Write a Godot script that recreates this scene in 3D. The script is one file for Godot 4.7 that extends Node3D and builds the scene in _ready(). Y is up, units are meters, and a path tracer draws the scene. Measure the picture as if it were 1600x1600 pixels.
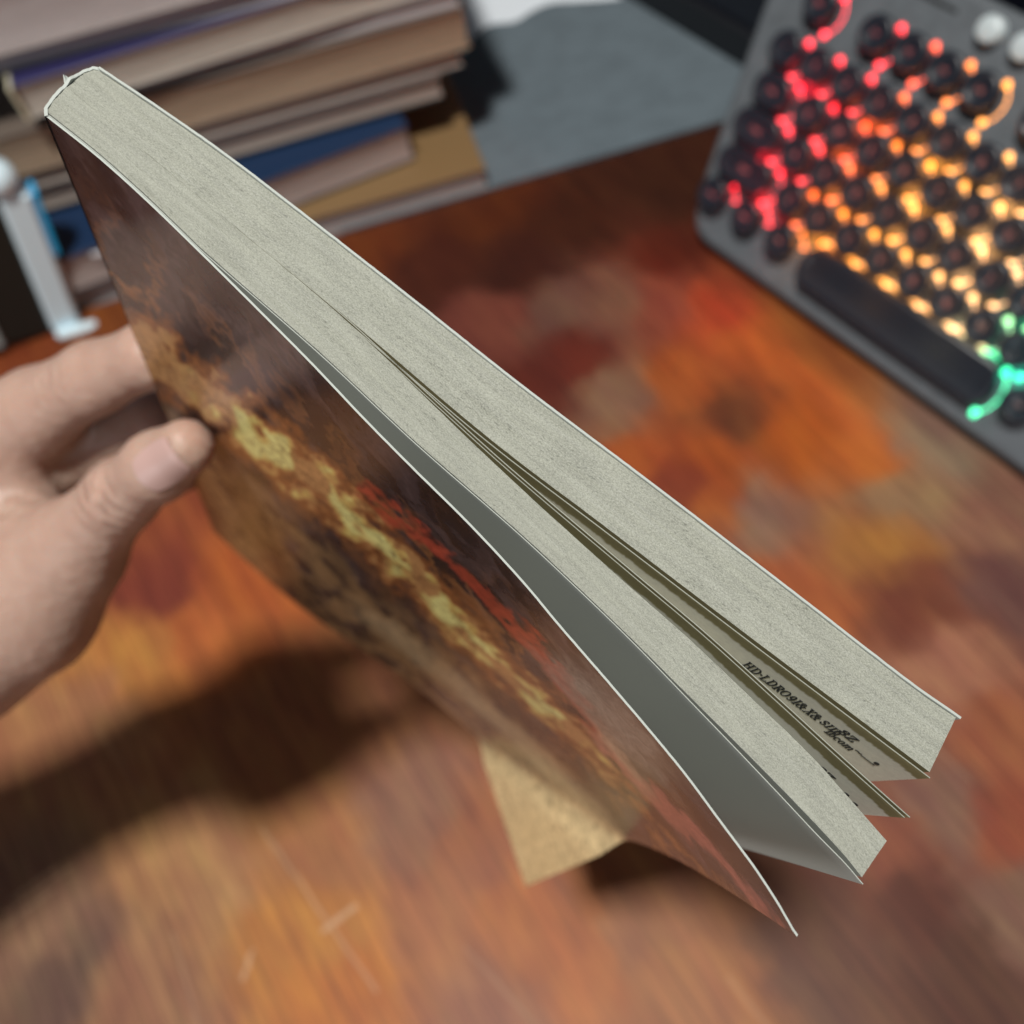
extends Node3D
# A worn paperback held open edge-on over a mottled wooden table; a glowing round-key keyboard and a stack of books behind.
# World: metres, y up, table top at y = 0, x along the rear edge of the table, z towards the viewer.

const BOOK_W := 0.130      # spine to fore-edge
const BOOK_H := 0.1846     # top to bottom
const MM := 0.001

var noise_a := FastNoiseLite.new()
var noise_b := FastNoiseLite.new()
var noise_c := FastNoiseLite.new()
var names := {}
var rng := RandomNumberGenerator.new()

# the book's own axes: x spine to fore-edge, y through the thickness towards the back cover, z up along its height
var book_at := Transform3D(Basis(Vector3(0.5527, -0.3312, 0.7648), Vector3(0.8095, -0.0047, -0.5871), Vector3(0.198, 0.9436, 0.2655)).orthonormalized(), Vector3(-0.0306, 0.3576, -0.1179))
# the keyboard's own axes: x along the rows, y towards the space bar, z into the board; origin at the key tops
var board_at := Transform3D(Basis(Vector3(0.4133, 0.0, 0.9106), Vector3(-0.575, -0.7755, 0.2609), Vector3(0.7061, -0.6314, -0.3205)).orthonormalized(), Vector3(0.2125, 0.0944, -0.4029))


func _ready() -> void:
	setup_view()
	rng.seed = 7
	noise_a.seed = 3; noise_a.frequency = 1.0; noise_a.fractal_octaves = 4
	noise_b.seed = 11; noise_b.frequency = 1.0; noise_b.fractal_octaves = 3
	noise_c.seed = 23; noise_c.frequency = 1.0; noise_c.fractal_octaves = 2; noise_c.noise_type = FastNoiseLite.TYPE_SIMPLEX
	build_table()
	build_desk_and_stack_shadow()
	build_monitor()
	build_stack()
	build_stand()
	build_keyboard()
	build_book()
	build_person()


func setup_view() -> void:
	var cam := Camera3D.new()
	cam.name = "camera"
	cam.transform = Transform3D(Basis(Vector3(0.95481, -0.10470, 0.27815), Vector3(0.29362, 0.47726, -0.82826), Vector3(-0.04603, 0.87250, 0.48644)).orthonormalized(), Vector3(0, 0.4367, 0))
	var lens := CameraAttributesPhysical.new()
	lens.frustum_focal_length = 24.0        # 53.1 degrees
	lens.exposure_aperture = 12.0           # a 2 mm pupil
	lens.frustum_focus_distance = 0.1185
	lens.frustum_near = 0.01
	lens.frustum_far = 20.0
	cam.attributes = lens
	cam.fov = 53.13
	cam.near = 0.01
	cam.far = 20.0
	cam.current = true
	add_child(cam)
	var env := Environment.new()
	env.background_mode = Environment.BG_COLOR
	env.background_color = Color(0.052, 0.060, 0.070).linear_to_srgb()   # the dim room
	env.tonemap_mode = Environment.TONE_MAPPER_LINEAR
	env.tonemap_exposure = 1.0
	env.sdfgi_enabled = true
	env.ssao_enabled = true
	env.ssil_enabled = true
	var we := WorldEnvironment.new()
	we.name = "room"
	we.environment = env
	add_child(we)
	# the ceiling lamp, a little behind the viewer
	var lamp := AreaLight3D.new()
	lamp.name = "ceiling_lamp"
	lamp.area_size = Vector2(0.14, 0.14)
	lamp.light_energy = 2.95
	lamp.light_color = Color(1.0, 0.99, 0.965)
	lamp.shadow_enabled = true
	lamp.area_range = 6.0
	add_child(lamp)
	lamp.look_at_from_position(Vector3(-0.17, 1.70, 0.06), Vector3(0.0, 0.1, -0.15), Vector3.FORWARD)


	# an added soft fill low on the left, there to light the cover
	var side := AreaLight3D.new()
	side.name = "side_fill_light"
	side.area_size = Vector2(0.55, 0.75)
	side.light_energy = 0.33
	side.light_color = Color(0.97, 0.98, 1.0)
	side.shadow_enabled = true
	side.area_range = 6.0
	add_child(side)
	side.look_at_from_position(Vector3(-1.18, 0.50, 0.66), Vector3(0.0, 0.25, -0.08))


# ---------------------------------------------------------------- helpers

func numbered(called: String) -> String:
	var n: int = names.get(called, 0)
	names[called] = n + 1
	return called if n == 0 else "%s_%03d" % [called, n]


func tag(o: Node3D, label: String, category := "", group := "", kind := "") -> void:
	if label: o.set_meta("label", label)
	if category: o.set_meta("category", category)
	if group: o.set_meta("group", group)
	if kind: o.set_meta("kind", kind)


func thing(called: String, at := Transform3D()) -> Node3D:
	var o := Node3D.new()
	o.name = numbered(called)
	o.transform = at
	add_child(o)
	return o


func part(called: String, mesh: Mesh, m: Material, parent: Node3D, at := Transform3D()) -> MeshInstance3D:
	var o := MeshInstance3D.new()
	o.name = called
	o.mesh = mesh
	o.transform = at
	if m: o.material_override = m
	if parent == self: o.name = numbered(called)
	parent.add_child(o, true)
	return o


func lin(r: float, g: float, b: float, a := 1.0) -> Color:
	var c := Color(r, g, b).linear_to_srgb()
	c.a = a
	return c


func mat(c: Color, rough := 0.7, metal := 0.0, spec := 0.5) -> StandardMaterial3D:
	var m := StandardMaterial3D.new()
	m.albedo_color = c
	m.roughness = rough
	m.metallic = metal
	m.metallic_specular = spec
	m.cull_mode = BaseMaterial3D.CULL_DISABLED
	return m


func begin() -> SurfaceTool:
	var st := SurfaceTool.new()
	st.begin(Mesh.PRIMITIVE_TRIANGLES)
	return st


func done(st: SurfaceTool) -> ArrayMesh:
	st.generate_normals()
	return st.commit()


# a sheet of nu x nv cells through f(u, v); each sheet gets a smoothing group of its own
func sheet(st: SurfaceTool, nu: int, nv: int, f: Callable, group := 1, uv_f = null) -> void:
	var p := PackedVector3Array()
	var t := PackedVector2Array()
	for j in nv + 1:
		for i in nu + 1:
			var u := float(i) / nu
			var v := float(j) / nv
			p.append(f.call(u, v))
			t.append(uv_f.call(u, v) if uv_f != null else Vector2(u, v))
	st.set_smooth_group(group)
	for j in nv:
		for i in nu:
			var a := j * (nu + 1) + i
			for k in [a, a + 1, a + nu + 2, a, a + nu + 2, a + nu + 1]:
				st.set_uv(t[k])
				st.add_vertex(p[k])


func quad(st: SurfaceTool, a: Vector3, b: Vector3, c: Vector3, d: Vector3, group := -1) -> void:
	st.set_smooth_group(group)
	var uv := [Vector2(0, 0), Vector2(1, 0), Vector2(1, 1), Vector2(0, 1)]
	var p := [a, b, c, d]
	for k in [0, 1, 2, 0, 2, 3]:
		st.set_uv(uv[k])
		st.add_vertex(p[k])


# a box with chamfered edges, from corner lo to corner hi
func box(st: SurfaceTool, lo: Vector3, hi: Vector3, ch := 0.0) -> void:
	var c := (lo + hi) / 2.0
	var h := (hi - lo) / 2.0
	ch = minf(ch, minf(h.x, minf(h.y, h.z)) * 0.9)
	for ax in 3:
		var b := (ax + 1) % 3
		var d := (ax + 2) % 3
		for s in [-1.0, 1.0]:
			var q: Array[Vector3] = []
			for e in [[-1, -1], [1, -1], [1, 1], [-1, 1]]:
				var v := c
				v[ax] += s * h[ax]
				v[b] += e[0] * (h[b] - ch)
				v[d] += e[1] * (h[d] - ch)
				q.append(v)
			if s > 0: q.reverse()
			quad(st, q[0], q[1], q[2], q[3])
			if ch > 0:
				for s2 in [-1.0, 1.0]:
					var v0 := c; var v1 := c; var v2 := c; var v3 := c
					v0[ax] += s * h[ax]; v0[b] += s2 * (h[b] - ch); v0[d] += h[d] - ch
					v1[ax] += s * h[ax]; v1[b] += s2 * (h[b] - ch); v1[d] -= h[d] - ch
					v2[ax] += s * (h[ax] - ch); v2[b] += s2 * h[b]; v2[d] -= h[d] - ch
					v3[ax] += s * (h[ax] - ch); v3[b] += s2 * h[b]; v3[d] += h[d] - ch
					if s * s2 > 0: quad(st, v0, v3, v2, v1)
					else: quad(st, v0, v1, v2, v3)
	if ch > 0:
		st.set_smooth_group(-1)
		for sx in [-1.0, 1.0]:
			for sy in [-1.0, 1.0]:
				for sz in [-1.0, 1.0]:
					var s := Vector3(sx, sy, sz)
					var t := [c + s * (h - Vector3(0, ch, ch)), c + s * (h - Vector3(ch, 0, ch)), c + s * (h - Vector3(ch, ch, 0))]
					if sx * sy * sz < 0: t.reverse()
					for v in t:
						st.set_uv(Vector2.ZERO)
						st.add_vertex(v)


func boxed(lo: Vector3, hi: Vector3, ch := 0.0) -> ArrayMesh:
	var st := begin()
	box(st, lo, hi, ch)
	return done(st)


# a body turned about the local z axis: profile of (radius, z); stretch pulls the two halves apart along x
func turned(profile: Array, n: int, stretch := 0.0, smooth := true) -> ArrayMesh:
	var st := begin()
	for k in profile.size() - 1:
		var p0: Vector2 = profile[k]
		var p1: Vector2 = profile[k + 1]
		sheet(st, n, 1, func(u: float, v: float) -> Vector3:
			var a := TAU * u
			var p := p0.lerp(p1, v)
			var x := cos(a)
			return Vector3(x * p.x + clampf(x * 8.0, -1.0, 1.0) * stretch, sin(a) * p.x, p.y), 1 if smooth else k + 1)
	return done(st)


func curve(xs: Array, ys: Array, x: float) -> float:
	var n := xs.size()
	if x <= xs[0]: return ys[0]
	if x >= xs[n - 1]: return ys[n - 1]
	var i := 0
	while i < n - 2 and x > xs[i + 1]: i += 1
	var t: float = (x - xs[i]) / (xs[i + 1] - xs[i])
	var h: float = xs[i + 1] - xs[i]
	var m0: float = (ys[i + 1] - ys[maxi(i - 1, 0)]) / (xs[i + 1] - xs[maxi(i - 1, 0)]) * h
	var m1: float = (ys[mini(i + 2, n - 1)] - ys[i]) / (xs[mini(i + 2, n - 1)] - xs[i]) * h
	var t2 := t * t
	var t3 := t2 * t
	return (2 * t3 - 3 * t2 + 1) * ys[i] + (t3 - 2 * t2 + t) * m0 + (-2 * t3 + 3 * t2) * ys[i + 1] + (t3 - t2) * m1


# a colour texture computed pixel by pixel; f(u, v) gives a linear colour
func painted(w: int, h: int, f: Callable) -> ImageTexture:
	var data := PackedByteArray()
	data.resize(w * h * 3)
	var at := 0
	for y in h:
		for x in w:
			var c: Color = (f.call((x + 0.5) / w, (y + 0.5) / h) as Color).linear_to_srgb()
			data[at] = clampi(int(c.r * 255.0 + 0.5), 0, 255)
			data[at + 1] = clampi(int(c.g * 255.0 + 0.5), 0, 255)
			data[at + 2] = clampi(int(c.b * 255.0 + 0.5), 0, 255)
			at += 3
	return ImageTexture.create_from_image(Image.create_from_data(w, h, false, Image.FORMAT_RGB8, data))


func noise_map(freq: float, octaves: int, size := 512, bump := 4.0, seed_ := 1) -> NoiseTexture2D:
	var n := FastNoiseLite.new()
	n.seed = seed_
	n.frequency = freq
	n.fractal_octaves = octaves
	var t := NoiseTexture2D.new()
	t.width = size; t.height = size
	t.seamless = true
	t.noise = n
	t.as_normal_map = true
	t.bump_strength = bump
	return t


func near_line(p: Vector2, pts: Array) -> float:
	var best := 1e9
	for i in pts.size() - 1:
		best = minf(best, p.distance_to(Geometry2D.get_closest_point_to_segment(p, pts[i], pts[i + 1])))
	return best


func edge(d: float, w: float) -> float:
	return 1.0 - smoothstep(-w, w, d)


# ---------------------------------------------------------------- the table

# patches of old varnish and wood, shade painted into the rear and near-right darks: x, z, linear colour
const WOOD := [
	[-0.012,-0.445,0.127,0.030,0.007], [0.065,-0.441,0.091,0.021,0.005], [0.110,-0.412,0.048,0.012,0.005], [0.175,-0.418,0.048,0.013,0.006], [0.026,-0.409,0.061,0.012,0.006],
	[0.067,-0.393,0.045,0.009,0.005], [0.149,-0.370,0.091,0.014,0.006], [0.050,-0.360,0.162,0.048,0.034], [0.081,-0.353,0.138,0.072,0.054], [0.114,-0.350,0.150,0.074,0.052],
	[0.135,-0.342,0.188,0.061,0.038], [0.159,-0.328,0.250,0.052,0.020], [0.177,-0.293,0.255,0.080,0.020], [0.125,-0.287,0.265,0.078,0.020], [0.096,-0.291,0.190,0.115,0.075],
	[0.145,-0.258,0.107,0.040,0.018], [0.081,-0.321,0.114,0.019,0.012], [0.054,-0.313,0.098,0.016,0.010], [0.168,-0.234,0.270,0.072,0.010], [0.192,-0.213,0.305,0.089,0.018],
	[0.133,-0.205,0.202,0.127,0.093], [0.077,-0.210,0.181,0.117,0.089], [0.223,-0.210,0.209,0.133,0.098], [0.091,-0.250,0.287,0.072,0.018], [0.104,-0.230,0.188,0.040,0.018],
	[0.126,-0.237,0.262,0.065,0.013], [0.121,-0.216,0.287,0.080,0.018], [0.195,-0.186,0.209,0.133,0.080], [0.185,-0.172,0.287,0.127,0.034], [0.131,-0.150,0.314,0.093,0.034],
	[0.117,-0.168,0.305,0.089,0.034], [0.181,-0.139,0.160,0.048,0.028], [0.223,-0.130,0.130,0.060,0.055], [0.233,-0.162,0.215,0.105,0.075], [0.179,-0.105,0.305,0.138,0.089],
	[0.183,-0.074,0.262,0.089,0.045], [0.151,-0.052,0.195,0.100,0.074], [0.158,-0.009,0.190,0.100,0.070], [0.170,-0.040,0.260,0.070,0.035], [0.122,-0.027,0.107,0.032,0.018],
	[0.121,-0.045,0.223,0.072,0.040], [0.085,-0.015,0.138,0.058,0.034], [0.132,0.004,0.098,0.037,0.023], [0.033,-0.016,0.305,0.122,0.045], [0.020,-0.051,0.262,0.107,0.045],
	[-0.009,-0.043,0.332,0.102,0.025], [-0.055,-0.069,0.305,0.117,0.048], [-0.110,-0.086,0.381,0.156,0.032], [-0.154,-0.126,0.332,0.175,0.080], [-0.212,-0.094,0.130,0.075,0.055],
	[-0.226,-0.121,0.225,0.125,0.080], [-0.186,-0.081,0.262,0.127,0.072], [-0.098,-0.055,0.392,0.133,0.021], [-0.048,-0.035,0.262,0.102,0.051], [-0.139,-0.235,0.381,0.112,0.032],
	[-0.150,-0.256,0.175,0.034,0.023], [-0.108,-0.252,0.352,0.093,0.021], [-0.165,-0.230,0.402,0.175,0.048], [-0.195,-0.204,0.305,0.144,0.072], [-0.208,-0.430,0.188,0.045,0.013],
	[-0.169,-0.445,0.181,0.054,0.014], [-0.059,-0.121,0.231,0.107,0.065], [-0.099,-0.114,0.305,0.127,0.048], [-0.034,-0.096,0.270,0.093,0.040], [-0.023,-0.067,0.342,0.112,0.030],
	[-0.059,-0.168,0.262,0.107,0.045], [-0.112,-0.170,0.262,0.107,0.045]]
const WOOD_BOX := Rect2(-0.30, -0.46, 0.60, 0.54)


func wood_texture() -> ImageTexture:
	# the patches, blended coarsely, then read through a warp with grain on top
	var w := 150
	var h := 135
	var coarse := PackedColorArray()
	coarse.resize(w * h)
	var g := Vector2(0.28, 0.96)   # the run of the grain
	for j in h:
		for i in w:
			var x := WOOD_BOX.position.x + (i + 0.5) / w * WOOD_BOX.size.x
			var z := WOOD_BOX.position.y + (j + 0.5) / h * WOOD_BOX.size.y
			var sum := Vector3.ZERO
			var total := 0.0
			for s in WOOD:
				var du: float = (x - s[0]) * g.x + (z - s[1]) * g.y
				var dv: float = (x - s[0]) * g.y - (z - s[1]) * g.x
				var d2 := sqrt(du * du * du * du + dv * dv * dv * dv)
				var k := 1.0 / (d2 + 5e-5)
				k = k * k * sqrt(k)
				sum += Vector3(s[2], s[3], s[4]) * k
				total += k
			sum /= total
			coarse[j * w + i] = Color(sum.x, sum.y, sum.z)
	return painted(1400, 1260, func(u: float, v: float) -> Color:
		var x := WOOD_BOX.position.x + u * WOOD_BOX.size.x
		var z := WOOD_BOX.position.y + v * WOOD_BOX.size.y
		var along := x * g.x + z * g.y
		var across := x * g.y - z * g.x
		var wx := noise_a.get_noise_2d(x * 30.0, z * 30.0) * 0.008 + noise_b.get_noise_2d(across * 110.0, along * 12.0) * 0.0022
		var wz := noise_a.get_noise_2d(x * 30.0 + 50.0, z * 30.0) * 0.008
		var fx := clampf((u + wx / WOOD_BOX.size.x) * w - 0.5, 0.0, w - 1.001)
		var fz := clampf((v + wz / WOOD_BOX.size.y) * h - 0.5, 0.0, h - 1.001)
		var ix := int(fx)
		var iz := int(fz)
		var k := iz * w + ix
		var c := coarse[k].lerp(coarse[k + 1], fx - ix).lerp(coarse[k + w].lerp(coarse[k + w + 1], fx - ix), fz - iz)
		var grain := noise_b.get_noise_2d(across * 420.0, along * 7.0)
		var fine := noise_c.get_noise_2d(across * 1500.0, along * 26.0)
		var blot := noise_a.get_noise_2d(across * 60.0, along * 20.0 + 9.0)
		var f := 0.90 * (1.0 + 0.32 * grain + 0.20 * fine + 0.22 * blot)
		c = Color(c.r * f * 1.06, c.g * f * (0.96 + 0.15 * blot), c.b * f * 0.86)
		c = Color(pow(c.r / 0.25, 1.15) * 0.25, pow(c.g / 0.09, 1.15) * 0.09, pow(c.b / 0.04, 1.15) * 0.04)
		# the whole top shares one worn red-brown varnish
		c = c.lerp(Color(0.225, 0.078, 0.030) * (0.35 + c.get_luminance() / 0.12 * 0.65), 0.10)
		# old scratches and chips down to the pale wood
		var p := Vector2(x, z)
		var scratch := 0.0
		for s in [[Vector2(-0.122, -0.131), Vector2(-0.088, -0.055), 0.0007, 0.35], [Vector2(-0.165, -0.10), Vector2(-0.158, -0.055), 0.0006, 0.25], [Vector2(-0.104, -0.083), Vector2(-0.090, -0.088), 0.0012, 0.55], [Vector2(-0.139, -0.075), Vector2(-0.134, -0.084), 0.001, 0.5],
			[Vector2(-0.232, -0.135), Vector2(-0.212, -0.142), 0.0006, 0.4], [Vector2(-0.234, -0.130), Vector2(-0.206, -0.140), 0.0005, 0.4], [Vector2(-0.236, -0.124), Vector2(-0.214, -0.133), 0.0006, 0.35], [Vector2(-0.05, -0.06), Vector2(-0.028, -0.02), 0.0005, 0.22], [Vector2(0.045, -0.02), Vector2(0.06, 0.02), 0.0006, 0.2],
			[Vector2(0.150, -0.10), Vector2(0.166, -0.06), 0.0006, 0.25], [Vector2(-0.19, -0.2), Vector2(-0.17, -0.16), 0.0005, 0.2]]:
			var d: float = p.distance_to(Geometry2D.get_closest_point_to_segment(p, s[0], s[1]))
			scratch = maxf(scratch, s[3] * edge(d - s[2] * (1.0 + 0.8 * grain), 0.0005))
		return c.lerp(Color(0.55, 0.36, 0.22), scratch))


func build_table() -> void:
	var st := begin()
	var x0 := -0.9; var x1 := 0.9; var z0 := -0.457; var z1 := 0.55; var t := 0.028; var r := 0.0015
	# the grain is mirrored beyond the patch of wood that is computed
	var xs := [x0, WOOD_BOX.position.x, WOOD_BOX.end.x, x1]
	var zs := [z0 + r, WOOD_BOX.end.y, z1]
	for i in 3:
		for j in 2:
			sheet(st, 1, 1, func(u: float, v: float) -> Vector3: return Vector3(lerpf(xs[i], xs[i + 1], u), 0, lerpf(zs[j], zs[j + 1], v)), 1,
				func(u: float, v: float) -> Vector2:
					var q := (Vector2(lerpf(xs[i], xs[i + 1], u), lerpf(zs[j], zs[j + 1], v)) - WOOD_BOX.position) / WOOD_BOX.size
					return Vector2(q.x if i == 1 else (-q.x if i == 0 else 2.0 - q.x), q.y if j == 0 else 2.0 - q.y))
	for seg in [[Vector2(0, z0 + r), Vector2(-r, z0)], [Vector2(-r, z0), Vector2(-t, z0)], [Vector2(-t, z1), Vector2(0, z1)]]:
		sheet(st, 1, 1, func(u: float, v: float) -> Vector3:
			var q: Vector2 = seg[0].lerp(seg[1], v)
			return Vector3(lerpf(x0, x1, u), q.x, q.y), 2,
			func(u: float, v: float) -> Vector2: return (Vector2(lerpf(x0, x1, u), seg[0].lerp(seg[1], v).y + v * 0.01) - WOOD_BOX.position) / WOOD_BOX.size)
	for x in [x0, x1]:
		quad(st, Vector3(x, 0, z0 + r), Vector3(x, 0, z1), Vector3(x, -t, z1), Vector3(x, -t, z0 + r))
	sheet(st, 1, 1, func(u: float, v: float) -> Vector3: return Vector3(lerpf(x0, x1, u), -t, lerpf(z0, z1, v)), 3)
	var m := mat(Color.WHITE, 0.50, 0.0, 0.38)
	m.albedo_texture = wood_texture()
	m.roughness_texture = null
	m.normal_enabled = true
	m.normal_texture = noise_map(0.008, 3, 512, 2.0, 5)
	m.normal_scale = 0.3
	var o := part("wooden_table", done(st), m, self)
	tag(o, "worn red-brown wooden table top with mottled old varnish, painted shade and scratches", "table")


func build_desk_and_stack_shadow() -> void:
	var white := mat(lin(0.80, 0.85, 0.91), 0.5)
	var d := part("white_desk", boxed(Vector3(-0.9, -0.03, -1.15), Vector3(0.9, -0.002, -0.4585), 0.001), white, self)
	tag(d, "smooth white desk surface along the far edge of the wooden table", "desk")
	# a grey sheet cut and coloured as the book stack's shadow, rear edge wavy
	var shadow_grey := mat(lin(0.130, 0.165, 0.190), 0.95)
	shadow_grey.albedo_texture = painted(256, 256, func(u: float, v: float) -> Color:
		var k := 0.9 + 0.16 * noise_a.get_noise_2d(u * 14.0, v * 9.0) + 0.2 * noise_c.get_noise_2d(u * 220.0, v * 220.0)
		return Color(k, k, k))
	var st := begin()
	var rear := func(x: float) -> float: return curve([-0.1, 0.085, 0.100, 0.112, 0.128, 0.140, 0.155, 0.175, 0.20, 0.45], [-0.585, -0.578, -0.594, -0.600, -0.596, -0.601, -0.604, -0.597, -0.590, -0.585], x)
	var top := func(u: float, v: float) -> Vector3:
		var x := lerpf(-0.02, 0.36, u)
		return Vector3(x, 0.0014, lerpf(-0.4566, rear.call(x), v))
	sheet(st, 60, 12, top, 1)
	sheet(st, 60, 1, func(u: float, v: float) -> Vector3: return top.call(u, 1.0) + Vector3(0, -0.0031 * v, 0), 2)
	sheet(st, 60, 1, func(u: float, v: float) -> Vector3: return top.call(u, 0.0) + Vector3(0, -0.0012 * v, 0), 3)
	var o := part("stack_shadow_sheet", done(st), shadow_grey, self)
	tag(o, "flat grey sheet painted as the shadow of the book stack on the white desk", "mat")


func build_monitor() -> void:
	# its foot line runs along the keyboard's rows; the keyboard leans on its front
	var along := Vector3(0.4133, 0, 0.9106)
	var back := Vector3(0.9106, 0, -0.4133)
	var o := thing("monitor", Transform3D(Basis(along, Vector3.UP, along.cross(Vector3.UP)), Vector3(0.2002, 0.0012, -0.5897)))
	var w0 := -0.20; var w1 := 0.40
	var black := mat(lin(0.010, 0.011, 0.014), 0.38)
	var s := 1.0 if along.cross(Vector3.UP).dot(back) > 0 else -1.0
	var deep := func(z: float) -> float: return s * z
	part("housing", boxed(Vector3(w0, 0, minf(deep.call(0.012), deep.call(0.05))), Vector3(w1, 0.36, maxf(deep.call(0.012), deep.call(0.05))), 0.006), black, o)
	var st := begin()
	for q in [[w0, 0.0, w1, 0.024], [w0, 0.342, w1, 0.36], [w0, 0.0243, w0 + 0.016, 0.3417], [w1 - 0.016, 0.0243, w1, 0.3417]]:
		box(st, Vector3(q[0], q[1], minf(deep.call(0.002), deep.call(0.0117))), Vector3(q[2], q[3], maxf(deep.call(0.002), deep.call(0.0117))), 0.0015)
	part("bezel", done(st), black, o)
	part("screen", boxed(Vector3(w0 + 0.0163, 0.0243, minf(deep.call(0.006), deep.call(0.0115))), Vector3(w1 - 0.0163, 0.3417, maxf(deep.call(0.006), deep.call(0.0115)))), mat(lin(0.008, 0.009, 0.016), 0.22), o)
	tag(o, "black switched-off monitor standing behind the glowing keyboard", "monitor")


# ---------------------------------------------------------------- the stack of books

func page_texture() -> ImageTexture:
	return painted(256, 256, func(u: float, v: float) -> Color:
		var k := 0.86 + 0.25 * noise_b.get_noise_2d(u * 9.0, v * 160.0) + 0.2 * noise_c.get_noise_2d(u * 40.0, v * 60.0)
		return Color(k, k, k * 0.985))


func build_stack() -> void:
	var lines := page_texture()
	# called, label, x of left and right end, front z at the left and right end, y bottom and top, depth, page colour, lower cover, upper cover (linear)
	var rows := [
		["brown covered book at the bottom of the stack, sticking out furthest", -0.185, 0.0712, -0.457, -0.457, -0.002, 0.0165, 0.115, [0.36, 0.33, 0.33], [0.05, 0.055, 0.07], [0.22, 0.135, 0.060], 0.0012],
		["thick book with a bright blue cover just above the brown book", -0.183, 0.0345, -0.4505, -0.4790, 0.0172, 0.0420, 0.12, [0.40, 0.33, 0.31], [0.03, 0.03, 0.04], [0.008, 0.027, 0.075], 0.0016],
		["dark book with a black lower cover lying on the blue book", -0.30, 0.0595, -0.4905, -0.4905, 0.0426, 0.0600, 0.125, [0.32, 0.27, 0.24], [0.008, 0.008, 0.010], [0.20, 0.18, 0.17], 0.0028],
		["thin grey-brown book fourth from the bottom of the stack", -0.30, 0.0735, -0.4890, -0.4905, 0.0606, 0.0712, 0.12, [0.34, 0.29, 0.26], [0.16, 0.14, 0.13], [0.12, 0.10, 0.085], 0.0008],
		["thick tan-edged book in the middle of the stack", -0.30, 0.0790, -0.4880, -0.4885, 0.0718, 0.0968, 0.13, [0.36, 0.265, 0.185], [0.18, 0.13, 0.09], [0.14, 0.11, 0.09], 0.0009],
		["thin pale grey book above the tan-edged book", -0.10, 0.0770, -0.4930, -0.4890, 0.0974, 0.1064, 0.12, [0.36, 0.33, 0.34], [0.24, 0.22, 0.22], [0.20, 0.18, 0.18], 0.0008],
		["beige book with a purple cover and a cream spine end", -0.1490, 0.0900, -0.4810, -0.4925, 0.1070, 0.1262, 0.12, [0.46, 0.41, 0.36], [0.34, 0.30, 0.26], [0.030, 0.027, 0.095], 0.0010],
		["bluish-grey book lying on the purple cover", -0.30, 0.0850, -0.4975, -0.4850, 0.1268, 0.1385, 0.12, [0.37, 0.37, 0.42], [0.20, 0.20, 0.24], [0.20, 0.17, 0.14], 0.0010],
		["pinkish-grey book at the top of the stack", -0.30, 0.0800, -0.4870, -0.4850, 0.1391, 0.1720, 0.12, [0.50, 0.45, 0.45], [0.25, 0.21, 0.19], [0.3, 0.26, 0.25], 0.0010]]
	for k in rows.size():
		var r: Array = rows[k]
		var a := Vector3(r[1], r[5], r[3])
		var b := Vector3(r[2], r[5], r[4])
		var x := (b - a).normalized()
		var o := thing("stacked_book", Transform3D(Basis(x, Vector3.UP, x.cross(Vector3.UP)), a))
		var w := (b - a).length()
		var h: float = r[6] - r[5]
		var c: float = r[11]
		var deep: float = r[7]
		# pages bow a little, in slightly uneven gatherings
		var st := begin()
		var bow := func(u: float, v: float) -> Vector3:
			return Vector3(lerpf(0.0012, w - 0.0012, u), lerpf(c, h - c, v), 0.0014 * (1.0 - pow(2.0 * v - 1.0, 2.0)) * -1.0 - 0.0006 + 0.0005 * noise_b.get_noise_2d(u * 6.0 + k * 7.0, v * 12.0))
		sheet(st, 24, 12, bow, 1, func(u: float, v: float) -> Vector2: return Vector2(u * w * 9.0, v * h * 30.0))
		for e in [0.0, 1.0]:
			sheet(st, 1, 12, func(u: float, v: float) -> Vector3:
				var p: Vector3 = bow.call(e, v)
				return Vector3(p.x, p.y, lerpf(p.z, -deep + 0.002, u)), 2 + int(e), func(u: float, v: float) -> Vector2: return Vector2(u * deep * 9.0, v * h * 30.0))
			sheet(st, 24, 1, func(u: float, v: float) -> Vector3:
				var p: Vector3 = bow.call(u, e)
				return Vector3(p.x, p.y, lerpf(p.z, -deep + 0.002, v)), 4 + int(e))
		var pm := mat(lin(r[8][0], r[8][1], r[8][2]), 0.9)
		pm.albedo_texture = lines
		part("page_block", done(st), pm, o)
		var lower := mat(lin(r[9][0], r[9][1], r[9][2]), 0.45)
		var upper := mat(lin(r[10][0], r[10][1], r[10][2]), 0.4)
		part("lower_cover", boxed(Vector3(0, 0, -deep), Vector3(w, c - 0.00005, 0), 0.0004), lower, o)
		part("upper_cover", boxed(Vector3(0, h - c + 0.00005, -deep), Vector3(w, h, 0), 0.0004), upper, o)
		if k == 6:
			var cream := mat(lin(0.62, 0.58, 0.42), 0.7)
			part("spine_end", boxed(Vector3(-0.0022, 0.0, -deep), Vector3(-0.00005, h + 0.0006, 0.0015), 0.0008), cream, o)
		else:
			part("spine", boxed(Vector3(0.0003, c, -deep), Vector3(w - 0.0003, h - c, -deep + 0.0018), 0.0004), lower, o)
		if k == 1:
			# a torn scrap of the white cover lining
			var scrap := begin()
			sheet(scrap, 10, 4, func(u: float, v: float) -> Vector3:
				return Vector3(0.030 + 0.044 * u, h - c - 0.0005 - (0.0065 * sqrt(maxf(0.0, u * (1.0 - u) * 4.0)) + 0.001) * v, 0.0012 + 0.0028 * v * (1.0 - v)), 1)
			part("torn_scrap", done(scrap), mat(lin(0.62, 0.64, 0.68), 0.8), o)
		tag(o, r[0], "book", "books stacked on the white desk behind the table")


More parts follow.
